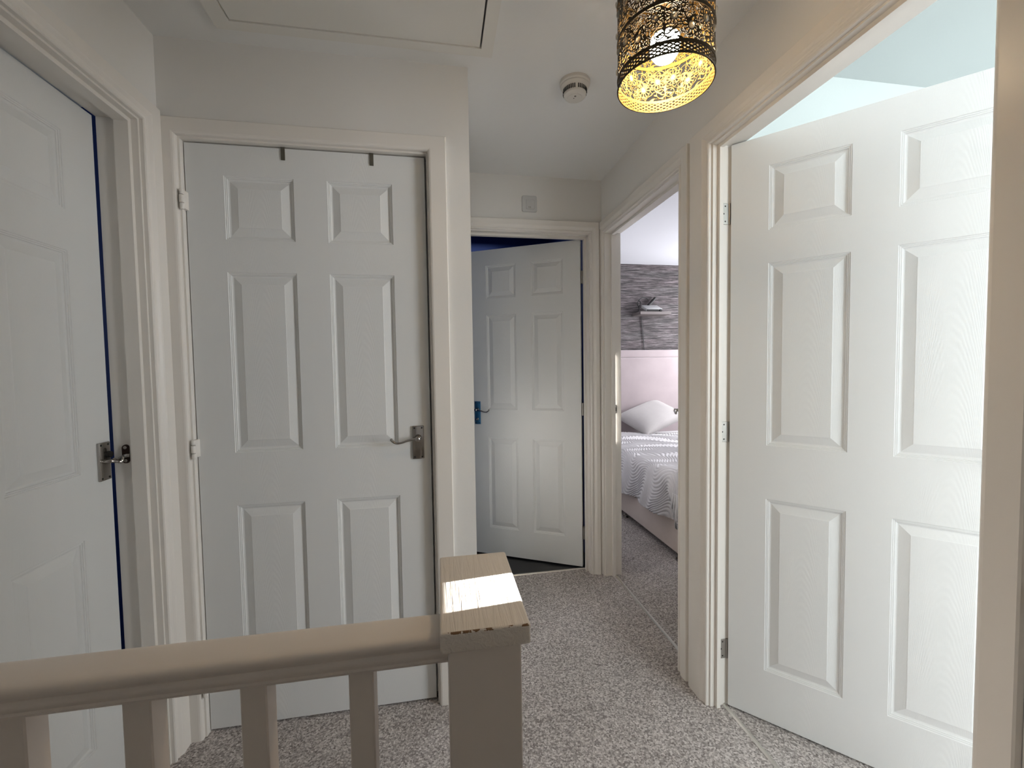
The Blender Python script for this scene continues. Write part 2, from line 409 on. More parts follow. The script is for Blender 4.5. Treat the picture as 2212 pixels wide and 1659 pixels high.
def handle(parent, Ml, uc, zc, direction, plate=(.041, .121), material=M_CHROME, turn=False, plate_mat=None, lever_mat=None, lab=None):
    """scroll lever on a backplate; local leaf frame (front is -y); lever points along direction*u"""
    pw, ph = plate; d = direction; pm = plate_mat or material
    b_ = BM(); box(b_, uc-pw/2, uc+pw/2, -.007, 0, zc-ph/2, zc+ph/2, .0022, 2)
    pl = put('handle_plate', b_, pm, parent, Ml, smooth=40, label=lab)
    zs = zc+ph*.14
    for sx in (-1, 1):
        for sz in (-1, 1):
            c = BM(); lathe(c, (uc+sx*pw*.32, -.0068, zc+sz*ph*.435), (0, -1, 0), [(0, .0033), (.0008, .003), (.001, 0)], 10)
            put('screw', c, M_DARK, pl, Ml)
    c = BM(); lathe(c, (uc, -.006, zs), (0, -1, 0), [(0, .013), (.004, .0125), (.007, .0095), (.020, .0085), (.030, .0095), (.034, .008), (.036, 0)], 20)
    tube(c, [(uc-d*.004, -.030, zs), (uc+d*.012, -.033, zs-.001), (uc+d*.034, -.035, zs-.004), (uc+d*.056, -.035, zs-.011), (uc+d*.074, -.034, zs-.0125), (uc+d*.086, -.034, zs-.006), (uc+d*.092, -.034, zs+.001), (uc+d*.088, -.034, zs+.004)],
         [.0085, .0075, .0058, .0052, .0052, .0058, .0058, .0035], 12, .75)
    put('lever', c, lever_mat or material, pl, Ml, smooth=True)
    if turn:
        c = BM(); lathe(c, (uc, -.006, zc-ph*.27), (0, -1, 0), [(0, .0095), (.004, .009), (.005, .006), (.016, .0055), (.018, .0075), (.026, .007), (.028, 0)], 18)
        put('thumb_turn', c, M_CHROME, pl, Ml, smooth=40)
    return pl

def hinge_plate(parent, M, z0, h=.075, w_=.028, mm=M_STEEL):
    """flat leaf with three screws on the jamb; local frame: x across, -y out of the jamb"""
    b_ = BM(); box(b_, 0, w_, -.0018, .001, z0, z0+h, .0008, 1)
    o = put('hinge', b_, mm, parent, M)
    for k, (fx, fz) in enumerate([(.5, .86), (.28, .5), (.5, .14)]):
        c = BM(); lathe(c, (w_*fx, -.0016, z0+h*fz), (0, -1, 0), [(0, .0030), (.0006, .0026), (.0007, 0)], 10); put('screw', c, M_DARK, o, M)
    c = BM(); cyl(c, (w_+.003, -.001, z0), (0, 0, 1), .0042, h, 12); put('knuckle', c, mm, o, M, smooth=40)
    return o

# door 1: leftmost door, a hair ajar
Mf = frame_matrix((XL, LO0, 0), (0, 1, 0), (-1, 0, 0))
d1 = empty('door_1', (XL-.05, LO0, 0), 'leftmost white six-panel door, open just a crack, beside the cupboard', 'door', 'structure')
W1 = LO1-LO0
put('architrave', architrave(W1, 1.993, .075, YW-.015-LO1-.006, .068), M_TRIM, d1, Mf)
put('door_lining', lining(W1, 1.993, .108, .018, .056), M_TRIM, d1, Mf)
ang = math.radians(1.2)
leafW = .758
e1 = Vector((-.9765, LO1-.011, G))  # free front edge
ul = Vector((-math.sin(ang)*-1, math.cos(ang), 0))
ul = Vector((-math.sin(ang), math.cos(ang), 0)); vl = Vector((-math.cos(ang), -math.sin(ang), 0))
o1 = e1-ul*leafW
M1 = frame_matrix(o1, ul, vl)
put('door_leaf', leaf_mesh(leafW), M_DOOR, d1, M1)
hp = handle(d1, M1, leafW-.032, .985-G, -1, (.044, .112), lab='dull chrome plate and twisted lever reaching over the door gap')
# twisted catch and dark keep on the jamb
for ch in list(hp.children):
    if ch.name.startswith('lever'): bpy.data.objects.remove(ch)
c = BM(); tube(c, [(leafW-.036, -.007, .985-G), (leafW-.034, -.020, .986-G), (leafW-.022, -.028, .982-G), (leafW-.010, -.026, .984-G), (leafW+.000, -.029, .989-G), (leafW+.006, -.038, .993-G), (leafW+.009, -.044, .993-G)], [.009, .0085, .0075, .0055, .0055, .0075, .0075], 12, .7)
put('lever', c, M_CHROME, hp, M1, smooth=True)
c = BM(); tube(c, [(leafW-.024, -.020, .990-G), (leafW-.014, -.034, .978-G), (leafW-.004, -.034, .990-G), (leafW+.004, -.030, .985-G)], [.004, .0050, .0050, .004], 8)
put('lever', c, M_CHROME, hp, M1, smooth=True)
c = BM(); lathe(c, (leafW-.018, -.006, 1.003-G), (0, -1, 0), [(0, .010), (.008, .009), (.010, 0)], 18); put('latch_knob', c, M_DARK, hp, M1, smooth=40)
def oblong(bm, w_, h_, d_, M_=None, seg=10):
    pts = [(w_/2*math.cos(a), (h_/2-w_/2)*(1 if a < PI+1e-6 else -1)+w_/2*math.sin(a)) for a in [PI*i/seg for i in range(seg+1)]+[PI+PI*i/seg+1e-5 for i in range(seg+1)]]
    A = [bm.verts.new((x, 0, z)) for x, z in pts]; B = [bm.verts.new((x*.9, -d_, z*.96)) for x, z in pts]; n = len(pts)
    for i in range(n): bm.faces.new([A[i], A[(i+1) % n], B[(i+1) % n], B[i]])
    bm.faces.new(A); bm.faces.new(B)
Mk = frame_matrix((-.942, LO1, .997), (1, 0, 0), (0, 1, 0))
c = BM(); oblong(c, .019, .058, .005); kp = put('keep_plate', c, M_BROWN, d1, Mk, smooth=40, label='dark brown oblong keep plate on the jamb')
for sz in (-1, 1):
    c = BM(); lathe(c, (0, -.005, sz*.020), (0, -1, 0), [(0, .005), (.0012, .0042), (.0014, 0)], 12); put('screw', c, M_STEEL, kp, Mk)

# door 2: the closed cupboard door
Mf = frame_matrix((CX0, YW, 0), (1, 0, 0), (0, 1, 0))
d2 = empty('door_2', (CX0, YW+.02, 0), 'closed white six-panel cupboard door with two metal hooks over its top edge', 'door', 'structure')
W2 = CX1-CX0
put('architrave', architrave(W2, 1.993, CX0-XL-.014, .064, .052, ARCH=FLAT), M_TRIM, d2, Mf)
put('door_lining', lining(W2, 1.993, .10, .057, .08), M_TRIM, d2, Mf)
M2 = frame_matrix((CX0+.003, YW+.019, G), (1, 0, 0), (0, 1, 0))
put('door_leaf', leaf_mesh(W2-.0095), M_DOOR, d2, M2)
handle(d2, M2, (-.081)-(CX0+.003), .974-G, -1, lab='chrome lever handle on a tall backplate')
for z0 in (.955, 1.765, .145):
    h_ = .066; xc = CX0+.004; yc = YW-.010
    b_ = BM(); box(b_, xc-.004, xc+.006, yc+.002, YW+.0195, z0+.004, z0+h_-.004); hg = put('hinge', b_, M_TRIM, d2)
    for k, (za, zb, rr) in enumerate([(0, .018, .0062), (.0200, .045, .0074), (.0470, .063, .0062)]):
        c = BM(); lathe(c, (xc+.001, yc, z0+za), (0, 0, 1), [(0, rr*.8), (.0015, rr), (zb-za-.0015, rr), (zb-za, rr*.8)], 14); put('knuckle', c, M_TRIM, hg, smooth=40)
# door 3: far half-open bathroom door
Mf = frame_matrix((FX0, YF, 0), (1, 0, 0), (0, 1, 0))
d3 = empty('door_3', (FX1, YF+.05, 0), 'far white six-panel door standing half open onto a navy room', 'door', 'structure')
W3 = FX1-FX0
put('architrave', architrave(W3, 1.993, .02, XR-.020-FX1-.006, .062), M_TRIM, d3, Mf)
put('door_lining', lining(W3, 1.993, .098, .040, .066), M_TRIM, d3, Mf)
a3 = math.radians(29.0); W3l = .715
h3 = Vector((.8395, 2.446, G)); dirl = Vector((-math.cos(a3), math.sin(a3), 0))   # hinge corner -> free edge
vl3 = Vector((math.sin(a3), math.cos(a3), 0)); ul3 = -dirl
M3 = frame_matrix(h3+dirl*W3l, ul3, vl3)
put('door_leaf', leaf_mesh(W3l), M_DOOR, d3, M3)
handle(d3, M3, .0345, .942-G, 1, (.040, .150), turn=True, plate_mat=M_BLUE, lab='blue backplate with chrome lever and thumb turn')
Mh3 = frame_matrix((.8605, 2.436, 0), (0, 1, 0), (1, 0, 0))
for z0 in (1.73, .94, .18):
    b_ = BM(); box(b_, .8415, .861, 2.440, 2.460, z0, z0+.075); hg = put('hinge', b_, M_STEEL, d3)
    for k in range(3):
        c = BM(); cyl(c, (.847, 2.4385, z0+k*.025+.0008), (0, 0, 1), .0045, .0235, 12); put('knuckle', c, M_STEEL, hg, smooth=40)
# door 4: far right doorway (bedroom with bed)
Mf = frame_matrix((XR, BO1, 0), (0, -1, 0), (1, 0, 0))
d4 = empty('door_4', (XRR, BO0, 0), 'white door seen edge on in the right-hand doorway to the bedroom with the bed', 'door', 'structure')
W4 = BO1-BO0
put('architrave', architrave(W4, 1.993, YF-.0-BO1-.008, .066, .062), M_TRIM, d4, Mf)
put('door_lining', lining(W4, 1.993, TW+.004, .038, .058), M_TRIM, d4, Mf)
a4 = math.radians(25.8)
h4 = Vector((XRR-.005, BO0+.004, G)); dl4 = Vector((math.sin(a4), math.cos(a4), 0)); vl4 = Vector((math.cos(a4), -math.sin(a4), 0))
W4l = .752
M4 = frame_matrix(h4+dl4*W4l, -dl4, vl4)
put('door_leaf', leaf_mesh(W4l), M_DOOR, d4, M4)
handle(d4, M4, .047, .965-G, 1, lab='chrome lever handle near the free edge')
c = BM(); oblong(c, .016, .050, .003); Mk = frame_matrix((1.005, BO1-.0005, .985), (1, 0, 0), (0, 1, 0)); kp = put('strike_plate', c, M_STEEL, d4, Mk)
c = BM(); box(c, -.004, .004, -.0035, -.0025, -.011, .011); put('latch_hole', c, M_DARK, kp, Mk)
# door 5: near right open door
Mf = frame_matrix((XR, AO1, 0), (0, -1, 0), (1, 0, 0))
d5 = empty('door_5', (XRR, AO1, 0), 'large white six-panel door at right, swung into the bright room', 'door', 'structure')
W5 = AO1-AO0
put('architrave', architrave(W5, 1.993, 1.458-AO1-.006, .058, .068, right=FLAT), M_TRIM, d5, Mf)
put('door_lining', lining(W5, 1.993, TW+.004, .018, .032), M_TRIM, d5, Mf)
a5 = math.radians(42.6); W5l = .757
h5 = Vector((1.0035, 1.3365, G)); dl5 = Vector((math.sin(a5), -math.cos(a5), 0)); vl5 = Vector((math.cos(a5), math.sin(a5), 0))
M5 = frame_matrix(h5, dl5, vl5)
put('door_leaf', leaf_mesh(W5l), M_DOOR, d5, M5)
Mh5 = frame_matrix((.975, AO1, 0), (1, 0, 0), (0, 1, 0))
for z0 in (1.725, .965, .175): hinge_plate(d5, Mh5, z0, .072, .027)
handle(d5, M5, W5l-.047, .974-G, -1)
# dark joint between the two right-hand architraves
bm = BM(); box(bm, .938, XR+.001, 1.458, 1.476, 0, 2.04)
tag(put('trim_1', bm, M_TRIM), 'thin recessed joint between the two right-hand door surrounds', 'trim', 'structure')
# dado rail on the right wall
bm = BM(); prof = [(0, 0), (-.008, 0), (-.012, .006), (-.024, .012), (-.028, .020), (-.024, .028), (-.010, .032), (-.008, .038), (0, .038)]
A = [bm.verts.new((XR+x, .516, .838+z)) for x, z in prof]; B = [bm.verts.new((XR+x, -1.15, .838+z)) for x, z in prof]
for i in range(len(prof)): bm.faces.new([A[i], A[(i+1) % len(A)], B[(i+1) % len(A)], B[i]])
bm.faces.new(A); bm.faces.new(B)
tag(put('trim_2', bm, M_TRIM), 'end of a moulded dado rail at the right edge beside the near door surround', 'trim', 'structure')
# thresholds
def strip(x0, x1, y0, y1, label, along):
    bm = BM()
    if along == 'y':
        xm = (x0+x1)/2
        P = [(x0, 0), (x0+.003, .004), (xm-.003, .006), (xm+.003, .006), (x1-.003, .004), (x1, 0)]
        A = [bm.verts.new((x, y0, z)) for x, z in P]; B = [bm.verts.new((x, y1, z)) for x, z in P]
    else:
        ym = (y0+y1)/2
        P = [(y0, 0), (y0+.003, .004), (ym-.003, .006), (ym+.003, .006), (y1-.003, .004), (y1, 0)]
        A = [bm.verts.new((x0, y, z)) for y, z in P]; B = [bm.verts.new((x1, y, z)) for y, z in P]
    for i in range(len(P)): bm.faces.new([A[i], A[(i+1) % len(A)], B[(i+1) % len(A)], B[i]])
    bm.faces.new(A); bm.faces.new(B)
    tag(put('threshold_strip', bm, M_STRIP), label, 'threshold strip')
strip(.992, 1.008, BO0, BO1, 'silver carpet strip across the doorway to the room with the bed', 'y')
strip(.990, 1.005, AO0, AO1, 'silver carpet strip under the large near right door', 'y')
strip(FX0, FX1, 2.432, 2.444, 'thin silver carpet strip below the half-open far door', 'x')

# over-door hooks
for i, (x, lab) in enumerate(((-.5035, 'left of two small metal hooks over the top of the cupboard door'), (-.2165, 'right of two small metal hooks over the top of the cupboard door'))):
    bm = BM(); yf = YW+.019
    box(bm, x-.0065, x+.0065, yf-.0035, yf-.0005, 1.950, 1.9905, .0006, 1); box(bm, x-.0065, x+.0065, yf-.0035, yf+.034, 1.9895, 1.9915)
    tag(put('door_hook', bm, M_HOOK), lab, 'hook', group='over-door hooks')

# ---------------------------------------------------------------- ceiling things
r_ = empty('loft_hatch', (-.22, 1.08, ZC), 'square painted loft hatch with a thin frame in the landing ceiling', 'hatch')
bm = BM(); zf = ZC-.011
boxes(bm, [(-.648, HX0, .67, 1.476, zf, ZC), (HX1, .199, .67, 1.476, zf, ZC), (HX0, HX1, HY1, 1.476, zf, ZC), (HX0, HX1, .67, HY0, zf, ZC)])
put('hatch_frame', bm, M_HATCH, r_)
bm = BM(); box(bm, HX0+.002, HX1-.005, HY0+.003, HY1-.0015, ZC-.008, ZC+.012, .0015, 1)
put('hatch_panel', bm, M_HATCH, r_)

sx, sy = .524, 1.571
r_ = empty('smoke_alarm', (sx, sy, ZC), 'round white smoke alarm with a ring of vents on the ceiling beyond the lamp', 'smoke alarm')
bm = BM(); lathe(bm, (sx, sy, ZC), (0, 0, -1), [(0, .057), (.010, .057), (.012, .054), (.014, .053)], 48); put('base', bm, M_WHITEP, r_, smooth=30)
bm = BM(); lathe(bm, (sx, sy, ZC-.014), (0, 0, -1), [(0, .052), (.004, .0525), (.008, .049), (.016, .044), (.030, .0425), (.036, .041), (.041, .036), (.043, .030)], 48); bd = put('cover', bm, M_WHITEP, r_, smooth=30)
for k in range(40):
    if k % 10 == 9: continue
    a = 2*PI*k/40
    bm = BM(); rr = .0432
    c_, s_ = math.cos(a), math.sin(a)
    vs = []
    for zz in (ZC-.0290, ZC-.0435):
        for tt in (-.0017, .0017):
            for q in (rr-.004, rr+.0018): vs.append(bm.verts.new((sx+c_*q-s_*tt, sy+s_*q+c_*tt, zz)))
    for f in [(0, 1, 3, 2), (4, 6, 7, 5), (0, 4, 5, 1), (2, 3, 7, 6), (0, 2, 6, 4), (1, 5, 7, 3)]: bm.faces.new([vs[i] for i in f])
    put('vent_slot', bm, M_DARK, bd)
bm = BM(); lathe(bm, (sx, sy, ZC-.0565), (0, 0, -1), [(0, .0275), (.0015, .027), (.002, 0)], 40); put('test_button', bm, M_WHITEP, r_, smooth=30)
bm = BM(); lathe(bm, (sx-.004, sy+.0, ZC-.0584), (0, 0, -1), [(0, .0022), (.0006, 0)], 12); put('indicator', bm, M_DARK, r_)
bm = BM(); lathe(bm, (sx-.003, sy-.013, ZC-.0584), (0, 0, -1), [(0, .0042), (.0006, 0)], 12); put('indicator', bm, M_HOOK, r_)

# square plate over the far door
r_ = empty('wall_plate', (.517, YF, 2.15), 'small grey-white square plate on the wall above the half-open door', 'wall plate')
def rsq(bm, xc, zc, hw, rad, y0, y1, hh=None):
    hh = hh or hw; P = []
    for (sx_, sz_, a0) in ((1, 1, 0), (-1, 1, PI/2), (-1, -1, PI), (1, -1, 1.5*PI)):
        for k in range(6):
            a = a0+PI/2*k/5; P.append((xc+sx_*(hw-rad)+rad*math.cos(a), zc+sz_*(hh-rad)+rad*math.sin(a)))
    A = [bm.verts.new((x, y0, z)) for x, z in P]; n = len(P)
    B = [bm.verts.new((x, y1+.002, z)) for x, z in P]; C = [bm.verts.new((xc+(x-xc)*.95, y1, zc+(z-zc)*.95)) for x, z in P]
    for U, V in ((A, B), (B, C)):
        for i in range(n): bm.faces.new([U[i], U[(i+1) % n], V[(i+1) % n], V[i]])
    bm.faces.new(A); bm.faces.new(C)
bm = BM(); rsq(bm, .517, 2.150, .0425, .009, YF, YF-.006, .0445); put('plate', bm, M_PLATE, r_)
bm = BM(); rsq(bm, .521, 2.146, .024, .004, YF-.005, YF-.009, .026); put('cover', bm, M_PLATE, r_)
for k, (dx, dz) in enumerate(((-.004, 0), (.004, 0), (-.003, -.004), (.005, -.004))):
    bm = BM(); box(bm, .517+dx-.002, .517+dx+.002, YF-.0096, YF-.0089, 2.132+dz-.0012, 2.132+dz+.0012); put('mark', bm, M_HOOK, r_)

# ---------------------------------------------------------------- pendant lamp
px_, py_, pz0 = .503, .889, 1.857
PR, PH = .1005, .235
r_ = empty('pendant_lamp', (px_, py_, ZC), 'pierced bronze drum pendant lamp with crystal beads and a glowing bulb', 'lamp')
NU, NV = 640, 240
uu = (np.arange(NU)+.5)/NU; vv = (np.arange(NV)+.5)/NV*PH
U, V = np.meshgrid(uu*2*PI*PR, vv, indexing='ij')   # metres round, metres up
C0 = 2*PI*PR
mask = np.zeros((NU, NV), bool)   # True = metal
def ringband(a, b): return (V >= a) & (V < b)
def lattice(a, b, n):
    s = C0/n; x = U/s; y = (V-a)/(b-a)*2.5
    # interlaced circles
    d = np.full(U.shape, 9.)
    for ox, oy in ((0, 0), (.5, .5)):
        dx = ((x+ox) % 1)-.5; dy = ((y+oy) % 1)-.5
        d = np.minimum(d, np.abs(np.sqrt(dx*dx*1.0+dy*dy)-.44))
    return ringband(a, b) & (d < .095)
def floral(a, b, n, seed):
    rs = np.random.RandomState(seed); s = C0/n; Hh = b-a
    x = (U/s) % 1 * s; y = V-a
    out = np.zeros(U.shape, bool)
    jew = []
    # flower heads: ring, petals
    for fx, fy, fr in ((.17, .62, .0098), (.50, .36, .0105), (.83, .66, .0098), (.34, .88, .0060), (.66, .12, .0055)):
        for sh in (-s, 0, s):
            dx = x-fx*s+sh; dy = y-fy*Hh; r = np.hypot(dx, dy); th = np.arctan2(dy, dx)
            out |= (np.abs(r-fr*.62) < fr*.20)
            out |= (np.abs(r-fr*1.62) < .0006+.0*r)
            out |= ((r > fr*.7) & (r < fr*1.65) & (np.cos(th*12) > .35))
            pet = fr*(1.95+.32*np.cos(th*7)); out |= (np.abs(r-pet) < .00085)
    # stems and leaves: curling contour lines
    ph = np.sin(2*PI*x/s*2+3*np.sin(2*PI*y/Hh))+np.cos(2*PI*y/.021+1.3*np.sin(2*PI*x/s*3))
    out |= np.abs(ph) < .20
    for q in range(46):   # leaves
        lx, ly, la = rs.rand()*s, rs.rand()*Hh, rs.rand()*PI; L1 = .0022+.0022*rs.rand()
        for sh in (-s, 0, s):
            dx = x-lx+sh; dy = y-ly; p1 = dx*math.cos(la)+dy*math.sin(la); p2 = -dx*math.sin(la)+dy*math.cos(la)
            out |= ((p1/L1)**2+(p2/(L1*.42))**2 < 1)
    # vertical vase motif
    dx = np.abs(((x/s+.5) % 1)-.5)*s; w_ = .0008+.0030*np.exp(-((y-.34*Hh)/.006)**2)+.0022*np.exp(-((y-.62*Hh)/.004)**2)
    out |= (dx < w_)
    out |= np.abs(np.hypot(dx-.0125, y-.80*Hh)-.0125) < .0011
    out |= np.abs(np.hypot(dx-.0100, y-.22*Hh)-.0100) < .0010
    return ringband(a, b) & out
NF = 6
bands = [('ring', 0, .0028), ('lat', .0028, .0205), ('ring', .0205, .0265), ('flo', .0265, .0985), ('ring', .0985, .1060), ('flo', .1060, .178), ('ring', .178, .184), ('flo', .184, .2315), ('ring', .2315, .2351)]
for k, (kd, a, b_) in enumerate(bands):
    if kd == 'ring': mask |= ringband(a, b_)
    elif kd == 'lat': mask |= lattice(a, b_, 44)
    else: mask |= floral(a, b_, NF, k)
ii, jj = np.nonzero(mask)
def vid(i, j): return (i % NU)*(NV+1)+j
quad = np.stack([vid(ii, jj), vid(ii+1, jj), vid(ii+1, jj+1), vid(ii, jj+1)], 1)
used, inv = np.unique(quad, return_inverse=True); quad = inv.reshape(-1, 4)
ui, vj = used//(NV+1), used % (NV+1)
def shell(rad):
    return np.stack([rad*np.cos(2*PI*ui/NU), rad*np.sin(2*PI*ui/NU), vj/NV*PH], 1)
n0 = len(used)
co = np.vstack([shell(PR), shell(PR-.0010)])
fo = np.vstack([quad, quad[:, ::-1]+n0])
# rims between the shells
fs = set(); 
edges = np.vstack([quad[:, [0, 1]], quad[:, [1, 2]], quad[:, [2, 3]], quad[:, [3, 0]]])
key = np.sort(edges, 1); k1 = key[:, 0].astype(np.int64)*n0+key[:, 1]
_, idx, cnt = np.unique(k1, return_index=True, return_counts=True)
eb = edges[idx[cnt == 1]]
rim = np.stack([eb[:, 1], eb[:, 0], eb[:, 0]+n0, eb[:, 1]+n0], 1)
fo = np.vstack([fo, rim]); nq = len(quad)
me = bpy.data.meshes.new('shade'); me.vertices.add(len(co)); me.vertices.foreach_set('co', co.ravel())
me.loops.add(fo.size); me.loops.foreach_set('vertex_index', fo.ravel().astype(np.int32))
me.polygons.add(len(fo)); me.polygons.foreach_set('loop_start', np.arange(0, fo.size, 4, dtype=np.int32))
me.materials.append(M_SHADE_OUT); me.materials.append(M_SHADE_IN)
mi = np.zeros(len(fo), np.int32); mi[nq:2*nq] = 1; me.polygons.foreach_set('material_index', mi)
me.update(); me.validate()
so = bpy.data.objects.new('shade', me); COL.objects.link(so); so.parent = r_; so.matrix_parent_inverse = WM[r_].inverted()
so.matrix_basis = Matrix.Translation((px_, py_, pz0)); WM[so] = so.matrix_basis.copy()
for k, (zz, hh) in enumerate(((.0, .0028), (.0205, .006), (.0985, .0075), (.178, .006), (.2322, .0028))):
    bm = BM(); P = [(zz, PR-.0012), (zz, PR+.0012), (zz+hh*.5, PR+.0018), (zz+hh, PR+.0012), (zz+hh, PR-.0012)]
    seg = 96; R = [[bm.verts.new((px_+r*math.cos(2*PI*i/seg), py_+r*math.sin(2*PI*i/seg), pz0+z)) for i in range(seg)] for z, r in P]
    for q in range(len(R)):
        A, B = R[q], R[(q+1) % len(R)]
        for i in range(seg):
            f = bm.faces.new([A[i], A[(i+1) % seg], B[(i+1) % seg], B[i]]); f.material_index = 1 if q == len(R)-1 else 0
    put('band', bm, [M_SHADE_OUT, M_SHADE_IN], r_, smooth=30)
bm = BM(); bmesh.ops.create_icosphere(bm, subdivisions=2, radius=1)
bmesh.ops.scale(bm, vec=(.0040, .0066, .0074), verts=bm.verts)
proto = None; s = C0/NF
for a0, b0 in ((.0265, .0985), (.1060, .178), (.184, .2315)):
    for k in range(NF):
        for fx, fy in ((.17, .62), (.50, .36), (.83, .66)):
            th = 2*PI*(k+fx)/NF
            # only the half of the drum that can be seen from outside carries distinct beads; all are built
            M = Matrix.Translation((px_+(PR+.001)*math.cos(th), py_+(PR+.001)*math.sin(th), pz0+a0+fy*(b0-a0))) @ Matrix.Rotation(th, 4, 'Z')
            if proto is None: proto = put('crystal_bead', bm, M_JEWEL, r_, M, smooth=True)
            else: dup(proto, r_, M)
# spider, holder, bulb, cord, rose
bm = BM()
for k in range(3):
    a = 2*PI*k/3+.4; tube(bm, [(px_+.02*math.cos(a), py_+.02*math.sin(a), pz0+PH-.03), (px_+(PR-.001)*math.cos(a), py_+(PR-.001)*math.sin(a), pz0+PH-.003)], .0015, 8)
put('spider', bm, M_SHADE_OUT, r_)
bm = BM(); lathe(bm, (px_, py_, pz0+PH+.02), (0, 0, -1), [(0, .008), (.01, .019), (.05, .021), (.07, .021), (.072, .017), (.085, .017)], 24); put('lamp_holder', bm, M_WHITEP, r_, smooth=30)
zb = pz0+.150
bm = BM(); lathe(bm, (px_, py_, zb), (0, 0, -1), [(0, .014), (.02, .016), (.035, .024), (.050, .0300)], 28); put('bulb_base', bm, M_WHITEP, r_, smooth=True)
bm = BM(); lathe(bm, (px_, py_, zb-.050), (0, 0, -1), [(0, .0300), (.007, .0318), (.015, .0325), (.030, .0300), (.042, .022), (.049, .010), (.051, 0)], 28); put('bulb', bm, M_BULB, r_, smooth=True)
bm = BM(); cyl(bm, (px_, py_, pz0+PH+.018), (0, 0, 1), .003, ZC-.03-(pz0+PH+.018)+.004, 10); put('cord', bm, M_WHITEP, r_, smooth=40)
bm = BM(); lathe(bm, (px_, py_, ZC), (0, 0, -1), [(0, .04), (.01, .039), (.022, .028), (.032, .008), (.033, 0)], 32); put('ceiling_rose', bm, M_WHITEP, r_, smooth=30)

# ---------------------------------------------------------------- balustrade
r_ = empty('balustrade', (0, .575, 0), 'cream painted stair balustrade with moulded rail and square newel in the foreground', 'balustrade')
bm = BM(); box(bm, .003, .095, .515, .700, 0, .899, .002, 2); nw = put('newel_post', bm, M_RAIL, r_)
bm = BM(); box(bm, -.0065, .1055, .505, .716, .898, .925, .0035, 3); put('newel_cap', bm, M_CAP, nw, smooth=35, label='newel cap with raised wood grain and chipped edges')
y0, y1, zt, zb = .545, .605, .896, .857
half = [(0, zb), (.024, zb), (.0255, zb+.0035), (.023, zb+.0055), (.0245, zb+.009), (.0262, zb+.0125), (.0250, zb+.0160), (.0225, zb+.0185), (.0230, zb+.0205), (.0262, zb+.0235), (.0292, zb+.0275), (.0300, zb+.0315), (.0285, zb+.0355), (.0245, zt-.0015), (.018, zt-.0004), (0, zt)]
yc = (y0+y1)/2
poly = [(yc-a, z) for a, z in half]+[(yc+a, z) for a, z in half[::-1][1:-1]]
bm = BM(); prism(bm, poly, XL+.001, .003); put('handrail', bm, M_RAIL, r_, smooth=50)
bm = BM(); box(bm, XL+.001, .003, .548, .602, .0, .032, .003, 1); put('base_rail', bm, M_RAIL, r_)
pr = None
for k in range(6):
    xr = -.0935-.1285*k
    M = Matrix.Translation((xr-.0155, .5745, .032))
    if pr is None:
        bm = BM(); box(bm, -.0155, .0155, -.0155, .0155, 0, .826, .0018, 1); pr = put('baluster', bm, M_RAIL, r_, M)
    else: dup(pr, r_, M)

# ---------------------------------------------------------------- bedroom
BX0, BX1, BY0, BY1 = 1.438, 2.90, 2.33, 4.17
r_ = empty('bed', (BX0, BY0, 0), 'bed with pale pink upholstered base and tall headboard seen through the doorway', 'bed')
bm = BM(); box(bm, BX0, BX1, BY0, BY1, .052, .36, .018, 3); put('bed_base', bm, M_BASE, r_, smooth=40)
bm = BM(); box(bm, BX0+.01, BX1-.01, BY0+.01, BY1, .36, .53, .04, 4); put('mattress', bm, M_QUILT, r_, smooth=40)
bm = BM(); box(bm, BX0-.02, BX1+.02, BY1, YB-.006, .052, 1.392, .012, 3); hb = put('headboard', bm, M_VELVET, r_, smooth=40)
bm = BM(); box(bm, BX0+.05, BX1-.05, BY1-.022, BY1+.004, .45, 1.315, .018, 4); put('headboard_panel', bm, M_VELVET, hb, smooth=40)
for (x, y) in ((BX0+.03, 3.2), (BX0+.03, 2.42), (BX0+.03, 4.05), (BX1-.03, 3.2), (BX1-.03, 2.42), (BX1-.03, 4.05)):
    bm = BM(); lathe(bm, (x, y, 0), (0, 0, 1), [(0, .020), (.006, .022), (.012, .020), (.016, .012), (.03, .011), (.04, .018), (.053, .018)], 20); put('bed_foot', bm, M_CHROME, r_, smooth=35)
